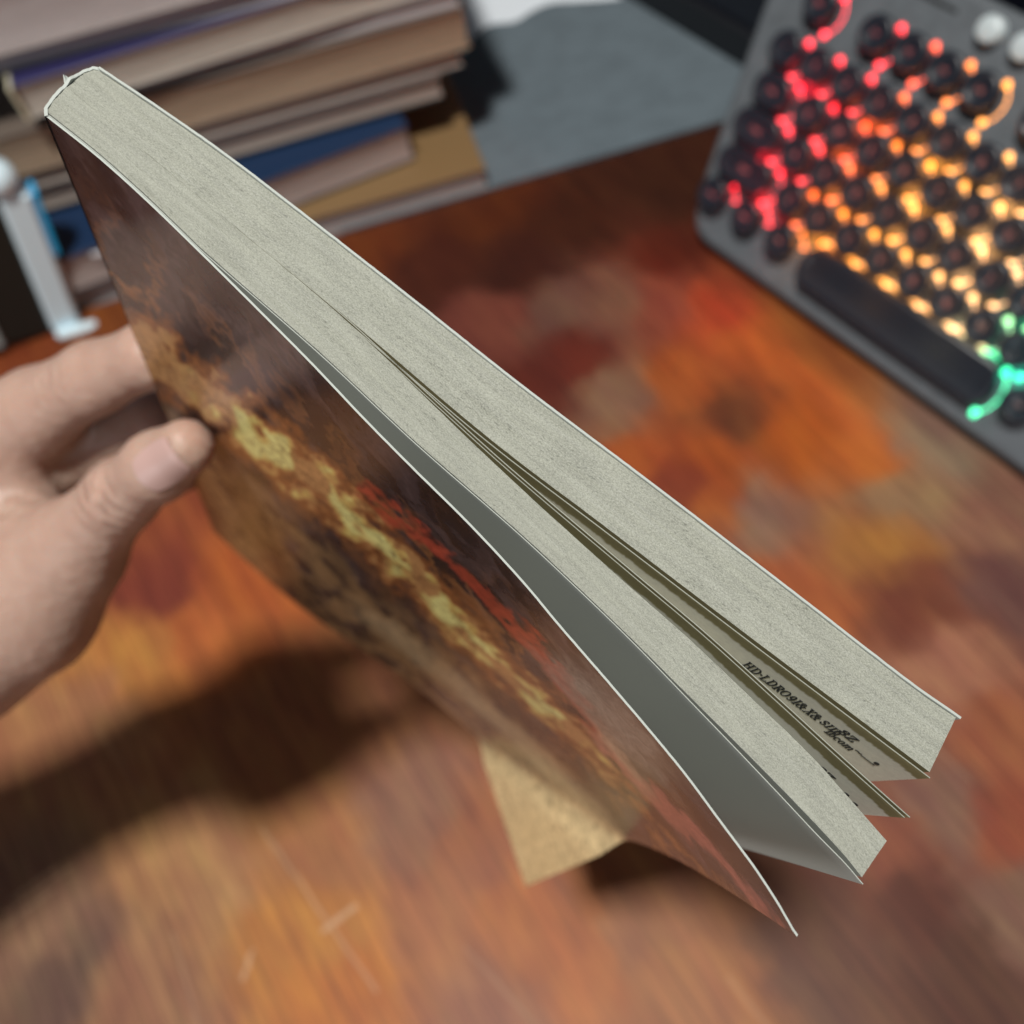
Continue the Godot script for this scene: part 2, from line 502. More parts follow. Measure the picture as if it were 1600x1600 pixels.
func build_stand() -> void:
	var o := thing("upright_box", Transform3D(Basis(Vector3.UP, 0.18) * Basis(Vector3(0, 0, 1), -0.20), Vector3(-0.190, 0.0005, -0.4455)))
	var pale := mat(lin(0.70, 0.87, 0.95), 0.45)
	part("side_panel", boxed(Vector3(-0.004, 0, -0.012), Vector3(0.0120, 0.094, 0.002), 0.002), pale, o)
	part("foot", boxed(Vector3(-0.003, -0.001, 0.0022), Vector3(0.021, 0.0045, 0.009), 0.002), pale, o)
	part("stripe", boxed(Vector3(0.0122, 0.052, -0.010), Vector3(0.0150, 0.093, 0.0012), 0.0006), mat(lin(0.01, 0.42, 0.80), 0.4), o)
	part("front_panel", boxed(Vector3(-0.030, 0, -0.010), Vector3(-0.0042, 0.090, 0.0005), 0.001), mat(lin(0.008, 0.012, 0.010), 0.5), o)
	part("end_panel", boxed(Vector3(-0.062, 0, -0.011), Vector3(-0.0302, 0.082, 0.0025), 0.001), mat(lin(0.34, 0.40, 0.40), 0.5), o)
	part("knob", turned([Vector2(0, -0.008), Vector2(0.005, -0.0075), Vector2(0.0085, -0.004), Vector2(0.0092, 0.001), Vector2(0.008, 0.006), Vector2(0.004, 0.009), Vector2(0, 0.0095)], 20), pale, o, Transform3D(Basis(), Vector3(0.0, 0.103, -0.004)))
	tag(o, "white and black upright box with a blue stripe left of the book stack", "box")


# ---------------------------------------------------------------- the keyboard

const KEY := 0.01905

func rounded(pts: Array, r: float, n := 5) -> PackedVector2Array:
	var out := PackedVector2Array()
	for i in pts.size():
		var p: Vector2 = pts[i]
		var a: Vector2 = pts[(i - 1 + pts.size()) % pts.size()]
		var b: Vector2 = pts[(i + 1) % pts.size()]
		var p0 := p + (a - p).normalized() * minf(r, a.distance_to(p) * 0.45)
		var p1 := p + (b - p).normalized() * minf(r, b.distance_to(p) * 0.45)
		for k in n + 1:
			var t := float(k) / n
			out.append(p0.lerp(p, t).lerp(p.lerp(p1, t), t))
	return out


# a plate between depths z0 (front face) and z1, its front rim rounded over by b
func plate(outline: PackedVector2Array, z0: float, z1: float, b: float) -> ArrayMesh:
	var st := begin()
	var inner := PackedVector2Array()
	var n := outline.size()
	for i in n:
		var t := (outline[(i + 1) % n] - outline[(i - 1 + n) % n]).normalized()
		inner.append(outline[i] + Vector2(-t.y, t.x) * b)
	var area := 0.0
	for i in n: area += outline[i].cross(outline[(i + 1) % n])
	if area < 0:
		for i in n: inner[i] = outline[i] * 2.0 - inner[i]
	var rings := [[0.0, 0.0], [0.3, 0.05], [0.7, 0.3], [0.95, 0.7], [1.0, 1.0]]
	for k in rings.size() - 1:
		for i in n:
			var j := (i + 1) % n
			var q := []
			for e in [[i, k], [j, k], [j, k + 1], [i, k + 1]]:
				var p := inner[e[0]].lerp(outline[e[0]], rings[e[1]][0])
				q.append(Vector3(p.x, p.y, z0 + b * rings[e[1]][1]))
			quad(st, q[0], q[1], q[2], q[3], 1)
	for i in n:
		var j := (i + 1) % n
		quad(st, Vector3(outline[i].x, outline[i].y, z0 + b), Vector3(outline[j].x, outline[j].y, z0 + b), Vector3(outline[j].x, outline[j].y, z1), Vector3(outline[i].x, outline[i].y, z1), 2)
	for f in [[inner, z0], [outline, z1]]:
		st.set_smooth_group(3)
		for i in Geometry2D.triangulate_polygon(f[0]):
			st.set_uv(f[0][i] * 10.0)
			st.add_vertex(Vector3(f[0][i].x, f[0][i].y, f[1]))
	return done(st)


# the light slot round the right-hand side of a key, widest where its two lamps sit
func light_arc(stretch: float, low := 66.0) -> ArrayMesh:
	var st := begin()
	sheet(st, 40, 8, func(u: float, v: float) -> Vector3:
		var a := deg_to_rad(lerpf(-66.0, low, u))
		var e := absf(u - 0.5) * 2.0
		var r := 0.00030 + 0.0014 * smoothstep(0.62, 0.86, e)
		r *= sqrt(maxf(0.0, 1.0 - pow(maxf(0.0, (e - 0.86) / 0.14), 2.0)))
		var b := PI * v
		var c := Vector2(0.0006 + cos(a) * (0.0106 + cos(b) * r) + stretch, 0.0020 + sin(a) * (0.0106 + cos(b) * r))
		return Vector3(c.x, c.y, 0.0089 - sin(b) * r * 0.8), 1)
	return done(st)


func glow_colour(u: float, v: float) -> Color:
	var t := u + 0.28 * (v - 2.0)
	var stops := [[0.0, 1.0, 0.015, 0.04], [2.4, 1.0, 0.02, 0.03], [3.3, 1.0, 0.15, 0.02], [4.6, 1.0, 0.32, 0.035], [6.5, 1.0, 0.40, 0.085], [8.2, 1.0, 0.52, 0.21], [8.9, 0.85, 0.80, 0.40], [9.4, 0.05, 0.80, 0.33], [11.0, 0.02, 0.75, 0.5], [14.0, 0.02, 0.4, 0.8]]
	for i in stops.size() - 1:
		if t <= stops[i + 1][0] or i == stops.size() - 2:
			var k := clampf((t - stops[i][0]) / (stops[i + 1][0] - stops[i][0]), 0.0, 1.0)
			return Color(lerpf(stops[i][1], stops[i + 1][1], k), lerpf(stops[i][2], stops[i + 1][2], k), lerpf(stops[i][3], stops[i + 1][3], k))
	return Color.WHITE


func build_keyboard() -> void:
	var o := thing("keyboard", board_at)
	tag(o, "grey keyboard with round black keys glowing red, orange and green", "keyboard")
	var grey := mat(lin(0.120, 0.135, 0.150), 0.5)
	grey.albedo_texture = painted(256, 256, func(u: float, v: float) -> Color:
		var k := 0.9 + 0.2 * noise_a.get_noise_2d(u * 9.0, v * 9.0) + 0.15 * noise_c.get_noise_2d(u * 120.0, v * 120.0)
		return Color(k, k, k))
	var pts := []
	for p in [[-1.25, -2.95], [-0.95, -0.7], [-0.45, 2.0], [0.06, 4.55], [0.55, 5.32], [11.6, 5.36], [16.5, 5.36], [16.5, -2.98]]: pts.append(Vector2(p[0], p[1]) * KEY)
	part("body", plate(rounded(pts, 0.012), 0.0090, 0.0265, 0.0035), grey, o)
	# shapes shared by alike keys
	var cap_profile := [Vector2(0.0001, 0.0012), Vector2(0.0035, 0.0010), Vector2(0.0060, 0.0002), Vector2(0.0076, 0.0), Vector2(0.0085, 0.0008), Vector2(0.0089, 0.0020), Vector2(0.0089, 0.0040), Vector2(0.0085, 0.0064), Vector2(0.0080, 0.0089)]
	var caps := {}
	var rings := {}
	var cap_mat := mat(lin(0.014, 0.017, 0.026), 0.30)
	var glow := {}
	var legend_mat := {}
	var green := mat(lin(0.2, 0.4, 0.3), 0.4)
	green.emission_enabled = true
	green.emission = Color(0.05, 0.85, 0.38).linear_to_srgb()
	green.emission_energy_multiplier = 4.0
	var font := SystemFont.new()
	font.font_names = PackedStringArray(["Droid Sans"])
	var rows := [
		[-1.25, [["Esc", 0.75, 1.0], ["F1", 2.5, 1.0], ["F2", 3.5, 1.0], ["F3", 4.5, 1.0], ["F4", 5.5, 1.0], ["F5", 7.1, 1.0], ["F6", 8.1, 1.0]]],
		[0.0, [["`", 0.5, 1.0], ["1", 1.5, 1.0], ["2", 2.5, 1.0], ["3", 3.5, 1.0], ["4", 4.5, 1.0], ["5", 5.5, 1.0], ["6", 6.5, 1.0], ["7", 7.5, 1.0], ["8", 8.5, 1.0], ["9", 9.5, 1.0]]],
		[1.0, [["Tab", 0.75, 1.25], ["Q", 2.0, 1.0], ["W", 3.0, 1.0], ["E", 4.0, 1.0], ["R", 5.0, 1.0], ["T", 6.0, 1.0], ["Y", 7.0, 1.0], ["U", 8.0, 1.0], ["I", 9.0, 1.0], ["O", 10.0, 1.0]]],
		[2.0, [["Caps", 0.9, 1.6], ["A", 2.25, 1.0], ["S", 3.25, 1.0], ["D", 4.25, 1.0], ["F", 5.25, 1.0], ["G", 6.25, 1.0], ["H", 7.25, 1.0], ["J", 8.25, 1.0], ["K", 9.25, 1.0], ["L", 10.25, 1.0]]],
		[3.0, [["Shift", 1.15, 1.9], ["Z", 2.75, 1.0], ["X", 3.75, 1.0], ["C", 4.75, 1.0], ["V", 5.75, 1.0], ["B", 6.75, 1.0], ["N", 7.75, 1.0], ["M", 8.75, 1.0], [",", 9.75, 1.0], [".", 10.75, 1.0]]],
		[4.0, [["Ctrl", 0.65, 1.0], ["Win", 1.875, 1.0], ["Alt", 3.10, 1.0], ["", 6.90, 6.1], ["Alt", 10.55, 1.0], ["Fn", 11.75, 1.0]]]]
	for row in rows:
		for k in row[1]:
			var u: float = k[1]
			var v: float = row[0]
			var wide := "%.2f" % k[2]
			if not caps.has(wide):
				var s: float = (k[2] - 1.0) * KEY / 2.0
				caps[wide] = turned(cap_profile, 28, s)
			var ring := wide + ("front" if v > 3.5 else "")
			if not rings.has(ring):
				rings[ring] = light_arc((k[2] - 1.0) * KEY / 2.0, 66.0 if v < 3.5 else -18.0)
			var c := glow_colour(u + 0.25, v)
			var hue := "%d" % int(clampf((u + 0.28 * v) * 2.0, 0, 40))
			if not glow.has(hue):
				var g := mat(lin(c.r * 0.3 + 0.2, c.g * 0.3 + 0.2, c.b * 0.3 + 0.2), 0.4)
				g.emission_enabled = true
				g.emission = c.linear_to_srgb()
				g.emission_energy_multiplier = 4.2 if u < 3.2 else 3.6
				glow[hue] = g
				var l := mat(lin(0.02, 0.02, 0.02), 0.5)
				l.emission_enabled = true
				l.emission = lin(0.30 + 0.2 * c.r, 0.10 + 0.12 * c.g, 0.10 + 0.12 * c.b)
				l.emission_energy_multiplier = 1.1
				legend_mat[hue] = l
			var at := Transform3D(Basis(), Vector3(u * KEY, v * KEY, 0))
			if k[0] == "": at = Transform3D(Basis().scaled(Vector3(1, 1.3, 1)), Vector3(u * KEY, (v + 0.10) * KEY, 0))
			var key := part("key", caps[wide], cap_mat, o, at)
			part("key_light", rings[ring] if k[0] != "" else light_arc(k[2] * KEY / 2.0 - KEY / 2.0), glow[hue] if k[0] != "" else green, key)
			if k[0] == "":
				# the slot along the rear of the space bar, its colour running from orange to pale green
				for j in 8:
					var bar := mat(lin(0.3, 0.3, 0.3), 0.4)
					var bc := glow_colour(3.6 + 0.75 * j, v)
					bar.emission_enabled = true
					bar.emission = bc.linear_to_srgb()
					bar.emission_energy_multiplier = 3.0
					var x0 := (-2.85 + 0.72 * j) * KEY
					part("key_light", boxed(Vector3(x0, -0.0100, 0.0078), Vector3(x0 + 0.71 * KEY, -0.0088, 0.0093), 0.0004), bar, key)
			if k[0] != "":
				var t := TextMesh.new()
				t.font = font
				t.text = k[0]
				t.font_size = 16
				t.pixel_size = 0.00028 if k[0].length() == 1 else 0.00019
				t.depth = 0.0002
				t.curve_step = 3.0
				part("legend", t, legend_mat[hue], key, Transform3D(Basis(Vector3.RIGHT, PI), Vector3(0, 0, 0.0009)))
	# knobs and a slot at the top of the board
	var knob_profile := [Vector2(0.0001, 0.001), Vector2(0.0050, 0.0009), Vector2(0.0058, 0.0016), Vector2(0.0060, 0.009)]
	var pale := mat(lin(0.55, 0.62, 0.64), 0.35)
	for u in [4.86, 5.78]: part("knob", turned(knob_profile, 24), pale, o, Transform3D(Basis(), Vector3(u * KEY, -2.4 * KEY, 0.0012)))
	part("slot", boxed(Vector3(2.2 * KEY, -2.47 * KEY, 0.0086), Vector3(3.85 * KEY, -2.36 * KEY, 0.0095), 0.0003), mat(lin(0.01, 0.012, 0.014), 0.6), o)
	# the light the rows give to what is around them
	for l in [[1.5, 0.5], [1.4, 2.5], [2.0, 3.5], [3.5, 0.5], [3.25, 1.5], [3.8, 2.5], [4.0, 3.6], [5.5, 0.5], [5.5, 1.5], [5.7, 2.5], [6.2, 3.6], [7.5, 0.5], [7.5, 1.5], [7.7, 2.5], [8.2, 3.6], [9.6, 2.5], [10.2, 3.6]]:
		var lamp := OmniLight3D.new()
		lamp.name = "row_light"
		var c := glow_colour(l[0], l[1])
		lamp.light_color = c.linear_to_srgb()
		lamp.light_energy = 0.0012 if l[0] < 9.0 else 0.0006
		lamp.light_size = 0.002
		lamp.omni_range = 1.0
		lamp.omni_attenuation = 2.0
		lamp.shadow_enabled = true
		lamp.position = Vector3(l[0] * KEY, l[1] * KEY, 0.002)
		o.add_child(lamp, true)


# ---------------------------------------------------------------- the book (lengths in mm in its own axes, z downwards from the top edge)

const COVER_X := [0.0, 8.0, 16.0, 24.0, 35.0, 45.0, 54.0, 62.0, 71.0, 80.0, 86.5, 94.7, 102.0, 107.6, 113.6, 119.2, 123.1, 126.8]
const COVER_Y := [-4.3, -4.2, -4.6, -5.3, -6.4, -7.5, -8.7, -9.6, -10.5, -11.8, -13.1, -14.6, -16.0, -17.2, -18.8, -20.3, -21.6, -23.1]


func cover_y(x: float, z: float) -> float:
	var top := curve(COVER_X, COVER_Y, x)
	var bot := curve([0.0, 16.0, 36.0, 54.0, 65.0, 82.0, 102.0, 128.0], [-4.5, -5.2, -5.2, -3.5, -2.5, -1.5, -1.6, -3.5], x)
	var g := curve([0.0, 0.14, 0.27, 0.42, 0.585, 1.0], [0.0, 0.20, 0.37, 0.52, 0.63, 1.0], z / 184.6)
	return lerpf(top, bot, g)


func cover_point(x: float, z: float, out := 0.0) -> Vector3:
	var y := cover_y(x, z)
	# the lower outer corner is creased and bent outwards
	var p := Vector2(x, z)
	var n := Vector2(0.949, 0.316)
	var s := (p - Vector2(98.0, 184.6)).dot(n)
	if s > -3.0:
		var k := smoothstep(-3.0, 4.0, s) * 0.80
		y -= (s + 3.0) * sin(k) * 0.98
		p += Vector2(0.17, -0.10) * (s + 3.0)
	return Vector3(p.x, y - out, -p.y) * MM


func back_y(x: float) -> float:
	return curve([0.0, 8.5, 18.3, 28.4, 48.6, 65.0, 86.5, 107.9, 123.3, 130.0], [5.1, 5.9, 6.6, 6.9, 7.2, 7.3, 8.0, 8.5, 8.8, 9.3], x)


func right_y(x: float) -> float:
	return curve([0.0, 27.6, 44.2, 66.2, 84.1, 103.7, 119.8, 130.7], [0.4, 0.0, -0.1, -0.65, -0.1, 0.5, 1.1, 1.5], x)


func leaf_y(x: float) -> float:
	return lerpf(right_y(x) - 0.01, leaf_gap_y(x), parting(x))


func leaf_gap_y(x: float) -> float:
	return curve([0.0, 30.0, 43.7, 52.0, 62.1, 71.9, 89.5, 99.9, 112.1, 119.5, 130.5], [0.2, -0.1, -0.25, -0.8, -1.5, -2.0, -2.4, -2.6, -3.3, -3.8, -4.4], x)


func parting(x: float) -> float:
	return smoothstep(22.0, 46.0, x)


func left_top_y(x: float) -> float:
	return lerpf(right_y(x) - 0.02, left_gap_y(x), parting(x))


func left_gap_y(x: float) -> float:
	return curve([0.0, 30.0, 43.4, 52.5, 62.8, 72.7, 82.3, 90.0, 98.9, 107.4, 117.9, 125.3, 130.1], [0.1, -0.2, -0.4, -1.2, -2.2, -3.0, -3.6, -4.0, -4.4, -5.1, -6.1, -7.4, -8.3], x)


func left_y(x: float) -> float:
	return maxf(cover_y(x, 0.0) + 0.40, curve([0.0, 8.5, 20.0, 29.5, 45.2, 60.3, 76.1, 85.8, 94.7, 103.0, 111.5, 119.9, 126.7, 130.1], [-3.9, -4.2, -4.8, -5.2, -5.8, -6.9, -7.5, -8.2, -9.0, -9.9, -10.8, -11.8, -12.8, -13.6], x))


# y of a sheet at x and depth z: yt at the top edge, closing up towards the bottom, where the hand and the table side keep the leaves together
func closing(yt: float, share: float, x: float, z: float) -> float:
	var lo := curve([0.0, 16.0, 36.0, 54.0, 65.0, 82.0, 102.0, 130.0], [-3.8, -4.4, -4.4, -2.7, -1.7, -0.7, -0.6, -0.4], x)
	var bot := lerpf(lo, back_y(x) - 0.4, share)
	return lerpf(yt, bot, curve([0.0, 0.14, 0.27, 0.42, 0.585, 1.0], [0.0, 0.18, 0.34, 0.50, 0.63, 1.0], z / 184.6))


func page_slab(fa: Callable, sa: float, fb: Callable, sb: float, x1a: float, x1b: float, rough_top := 0.0) -> ArrayMesh:
	# a gathering of leaves between two sheets; the top cut is surface 0, the rest surface 1
	var nu := 90
	var nv := 14
	var at := func(u: float, side: float, z: float) -> Vector3:
		var xs := lerpf(0.2, lerpf(x1a, x1b, side), u)
		var ym := lerpf(fa.call(xs), fb.call(xs), side)
		var x := lerpf(-1.32 + 0.036 * pow(ym - 1.5, 2.0), lerpf(x1a, x1b, side), u)
		var ya := closing(fa.call(x), sa, x, z)
		var yb := closing(fb.call(x), sb, x, z)
		return Vector3(x, lerpf(ya, yb, side), -z) * MM
	var st := begin()
	sheet(st, 220, 14, func(u: float, v: float) -> Vector3:
		var p: Vector3 = at.call(u, v, 0.0)
		p.z += rough_top * MM * (noise_b.get_noise_2d(u * 30.0, v * 26.0) + 0.6 * noise_c.get_noise_2d(u * 330.0, v * 22.0))
		return p, 1, func(u: float, v: float) -> Vector2: return Vector2(u, v))
	var m := done(st)
	var st2 := begin()
	for side in [0.0, 1.0]:
		sheet(st2, nu, nv, func(u: float, v: float) -> Vector3: return at.call(u, side, v * 184.6), 1 + int(side), func(u: float, v: float) -> Vector2: return Vector2(u, v))
	sheet(st2, 6, nv, func(u: float, v: float) -> Vector3: return at.call(1.0, u, v * 184.6), 4, func(u: float, v: float) -> Vector2: return Vector2(0.97 + 0.02 * u, 0.3 + v * 0.5))
	sheet(st2, nu, 4, func(u: float, v: float) -> Vector3: return at.call(u, v, 184.6), 5)
	st2.generate_normals()
	return st2.commit(m)


func edge_texture() -> ImageTexture:
	return painted(1500, 130, func(u: float, v: float) -> Color:
		var x := u * 130.0
		var y := v * 8.0
		var k := 0.90 + 0.22 * noise_b.get_noise_2d(x * 1.9, y * 3.2) + 0.30 * noise_c.get_noise_2d(x * 4.4, y * 5.0) + 0.14 * noise_a.get_noise_2d(x * 0.10, y * 0.6)
		# single leaves standing proud or short, and specks of dirt drawn out along them
		var leaf := noise_b.get_noise_2d(x * 0.035, y * 20.0)
		k += 0.07 * leaf
		k -= 0.30 * smoothstep(0.40, 0.80, noise_c.get_noise_2d(x * 0.55 + 40.0, y * 2.2 + 9.0)) * smoothstep(-0.2, 0.4, noise_a.get_noise_2d(x * 0.05, y * 0.3 + 20.0))
		k -= 0.10 * smoothstep(0.30, 0.70, noise_c.get_noise_2d(x * 2.6 + 80.0, y * 4.5 + 3.0))
		return Color(0.330 * k, 0.337 * k, 0.288 * k * (1.0 + 0.05 * leaf)))


func paper_texture(tan_mm: float) -> ImageTexture:
	# the printed leaf: an age-tanned strip along the top trim, paler paper below
	return painted(512, 720, func(u: float, v: float) -> Color:
		var x := u * 130.0
		var z := v * 184.6
		var w := tan_mm + 0.35 * noise_b.get_noise_2d(x * 0.25, 3.0) + 0.25 * noise_c.get_noise_2d(x * 1.1, 8.0)
		var k := edge(z - w, 0.35)
		var f := 1.0 + 0.07 * noise_a.get_noise_2d(x * 0.5, z * 0.5) + 0.06 * noise_c.get_noise_2d(x * 3.0, z * 3.0)
		return Color(0.80 * f, 0.79 * f, 0.69 * f).lerp(Color(0.27 * f, 0.235 * f, 0.11 * f), k))


func print_texture() -> ImageTexture:
	# the painted cover: smoke, embers and a bright river of fire
	var fire := [Vector2(-4, 66), Vector2(12, 58), Vector2(20, 56), Vector2(30, 57), Vector2(37, 50), Vector2(45, 48), Vector2(54, 53), Vector2(62, 51), Vector2(71, 59), Vector2(80, 66), Vector2(87, 58), Vector2(96, 56)]
	var red := [Vector2(60, 30), Vector2(69, 26), Vector2(80, 23), Vector2(91, 23), Vector2(100, 31), Vector2(108, 38)]
	var pink := [Vector2(107, 37), Vector2(114, 28), Vector2(121, 17), Vector2(127, 8)]
	return painted(700, 900, func(u: float, v: float) -> Color:
		var x := u * 127.0
		var z := v * 184.6
		var wx := x + 5.0 * noise_a.get_noise_2d(x * 0.05, z * 0.05) + 1.6 * noise_b.get_noise_2d(x * 0.25, z * 0.2)
		var wz := z + 9.0 * noise_a.get_noise_2d(x * 0.045 + 30.0, z * 0.05) + 3.5 * noise_b.get_noise_2d(x * 0.22 + 9.0, z * 0.16)
		var p := Vector2(wx, wz)
		var smoke := noise_a.get_noise_2d(wx * 0.075, wz * 0.05 + 40.0)
		var c := Color(0.018, 0.014, 0.017).lerp(Color(0.074, 0.054, 0.058), smoothstep(-0.25, 0.5, smoke))
		# warm the lower half
		var low := smoothstep(70.0, 110.0, wz + 6.0 * smoke)
		c = c.lerp(Color(0.36, 0.22, 0.10), low * 0.8 * smoothstep(-0.45, 0.25, noise_b.get_noise_2d(wx * 0.10, wz * 0.035 + 60.0)))
		c = c.lerp(Color(0.03, 0.018, 0.015), 0.6 * smoothstep(0.05, 0.45, noise_a.get_noise_2d(wx * 0.13 + 80.0, wz * 0.06)))
		c = c.lerp(Color(0.085, 0.045, 0.035), 0.8 * edge(absf(wz - 78.0 - 0.15 * (wx - 60.0)) - 9.0, 5.0) * smoothstep(-0.2, 0.25, noise_b.get_noise_2d(wx * 0.09, wz * 0.07)))
		# ember veins
		var vein := 1.0 - absf(noise_a.get_noise_2d(wx * 0.06 + 7.0, wz * 0.03)) * 5.5
		var band := exp(-pow((wz - 50.0) / 26.0, 2.0))
		c = c.lerp(Color(0.46, 0.19, 0.062), clampf(vein, 0.0, 1.0) * band * 0.85)
		# the fire: ragged tongues licking along the cover
		var d := near_line(Vector2(x + 2.5 * noise_b.get_noise_2d(x * 0.2, z * 0.3), z), fire)
		var tongue := noise_a.get_noise_2d(x * 0.11 + z * 0.04, z * 0.055 - x * 0.02 + 5.0)
		var lick := noise_b.get_noise_2d(x * 0.24 + z * 0.06, z * 0.08 + 70.0)
		var rag := 13.0 * tongue + 6.0 * lick
		var broken := smoothstep(-0.28, 0.06, noise_b.get_noise_2d(x * 0.065 + 3.0, z * 0.03 + 11.0))
		var near_hand := smoothstep(8.0, 26.0, x)
		c = c.lerp(Color(0.30, 0.105, 0.030), 0.85 * edge(d - 16.0 - rag, 5.0))
		c = c.lerp(Color(0.56, 0.30, 0.115), 0.9 * edge(d - 10.5 - rag, 2.4))
		c = c.lerp(Color(0.74, 0.55, 0.15), edge(d - 7.5 - rag * 0.9, 2.4) * near_hand * broken)
		c = c.lerp(Color(0.90, 0.84, 0.32), edge(d - 5.0 - rag * 0.8, 2.0) * near_hand * broken)
		c = c.lerp(Color(0.12, 0.05, 0.02), edge(absf(noise_b.get_noise_2d(wx * 0.11, wz * 0.08 + 3.0)) - 0.045, 0.03) * edge(d - 6.0, 3.0) * 0.8)
		c = c.lerp(Color(0.50, 0.075, 0.040), 0.85 * edge(near_line(p, red) - 4.5 - 5.0 * lick, 3.0))
		# pale haze at the fore-edge
		c = c.lerp(Color(0.36, 0.31, 0.25), 0.85 * edge(Vector2((wx - 99.0) * 0.8, (wz - 16.0) * 0.6).length() - 8.0, 5.0))
		c = c.lerp(Color(0.60, 0.40, 0.27), 0.9 * edge(Vector2((wx - 105.5) * 0.9, (wz - 32.0) * 0.55).length() - 4.5, 3.0))
		c = c.lerp(Color(0.50, 0.17, 0.135), 0.9 * edge(near_line(p, pink) - 4.0, 2.5))
		c = c.lerp(Color(0.55, 0.42, 0.24), 0.75 * edge(absf(wz - 118.0 + 0.25 * (wx - 90.0)) - 14.0, 9.0) * smoothstep(45.0, 70.0, wx))
		# the bent corner, cream beyond the crease
		var q := (Vector2(x, z) - Vector2(98.0, 184.6)).dot(Vector2(0.949, 0.316))
		c = c.lerp(Color(0.82, 0.63, 0.34), 0.92 * smoothstep(-5.0, 4.0, q + 2.0 * noise_b.get_noise_2d(x * 0.2, z * 0.2)))
		# dark specks and rubbing
		var speck := smoothstep(0.62, 0.8, noise_c.get_noise_2d(x * 0.35, z * 0.22)) * low
		c = c.lerp(Color(0.05, 0.03, 0.02), 0.8 * speck)
		var f := 1.0 + 0.38 * noise_b.get_noise_2d(wx * 0.5, wz * 0.12) + 0.14 * noise_c.get_noise_2d(x * 2.4, z * 2.4)
		return Color(c.r * f, c.g * f, c.b * f))


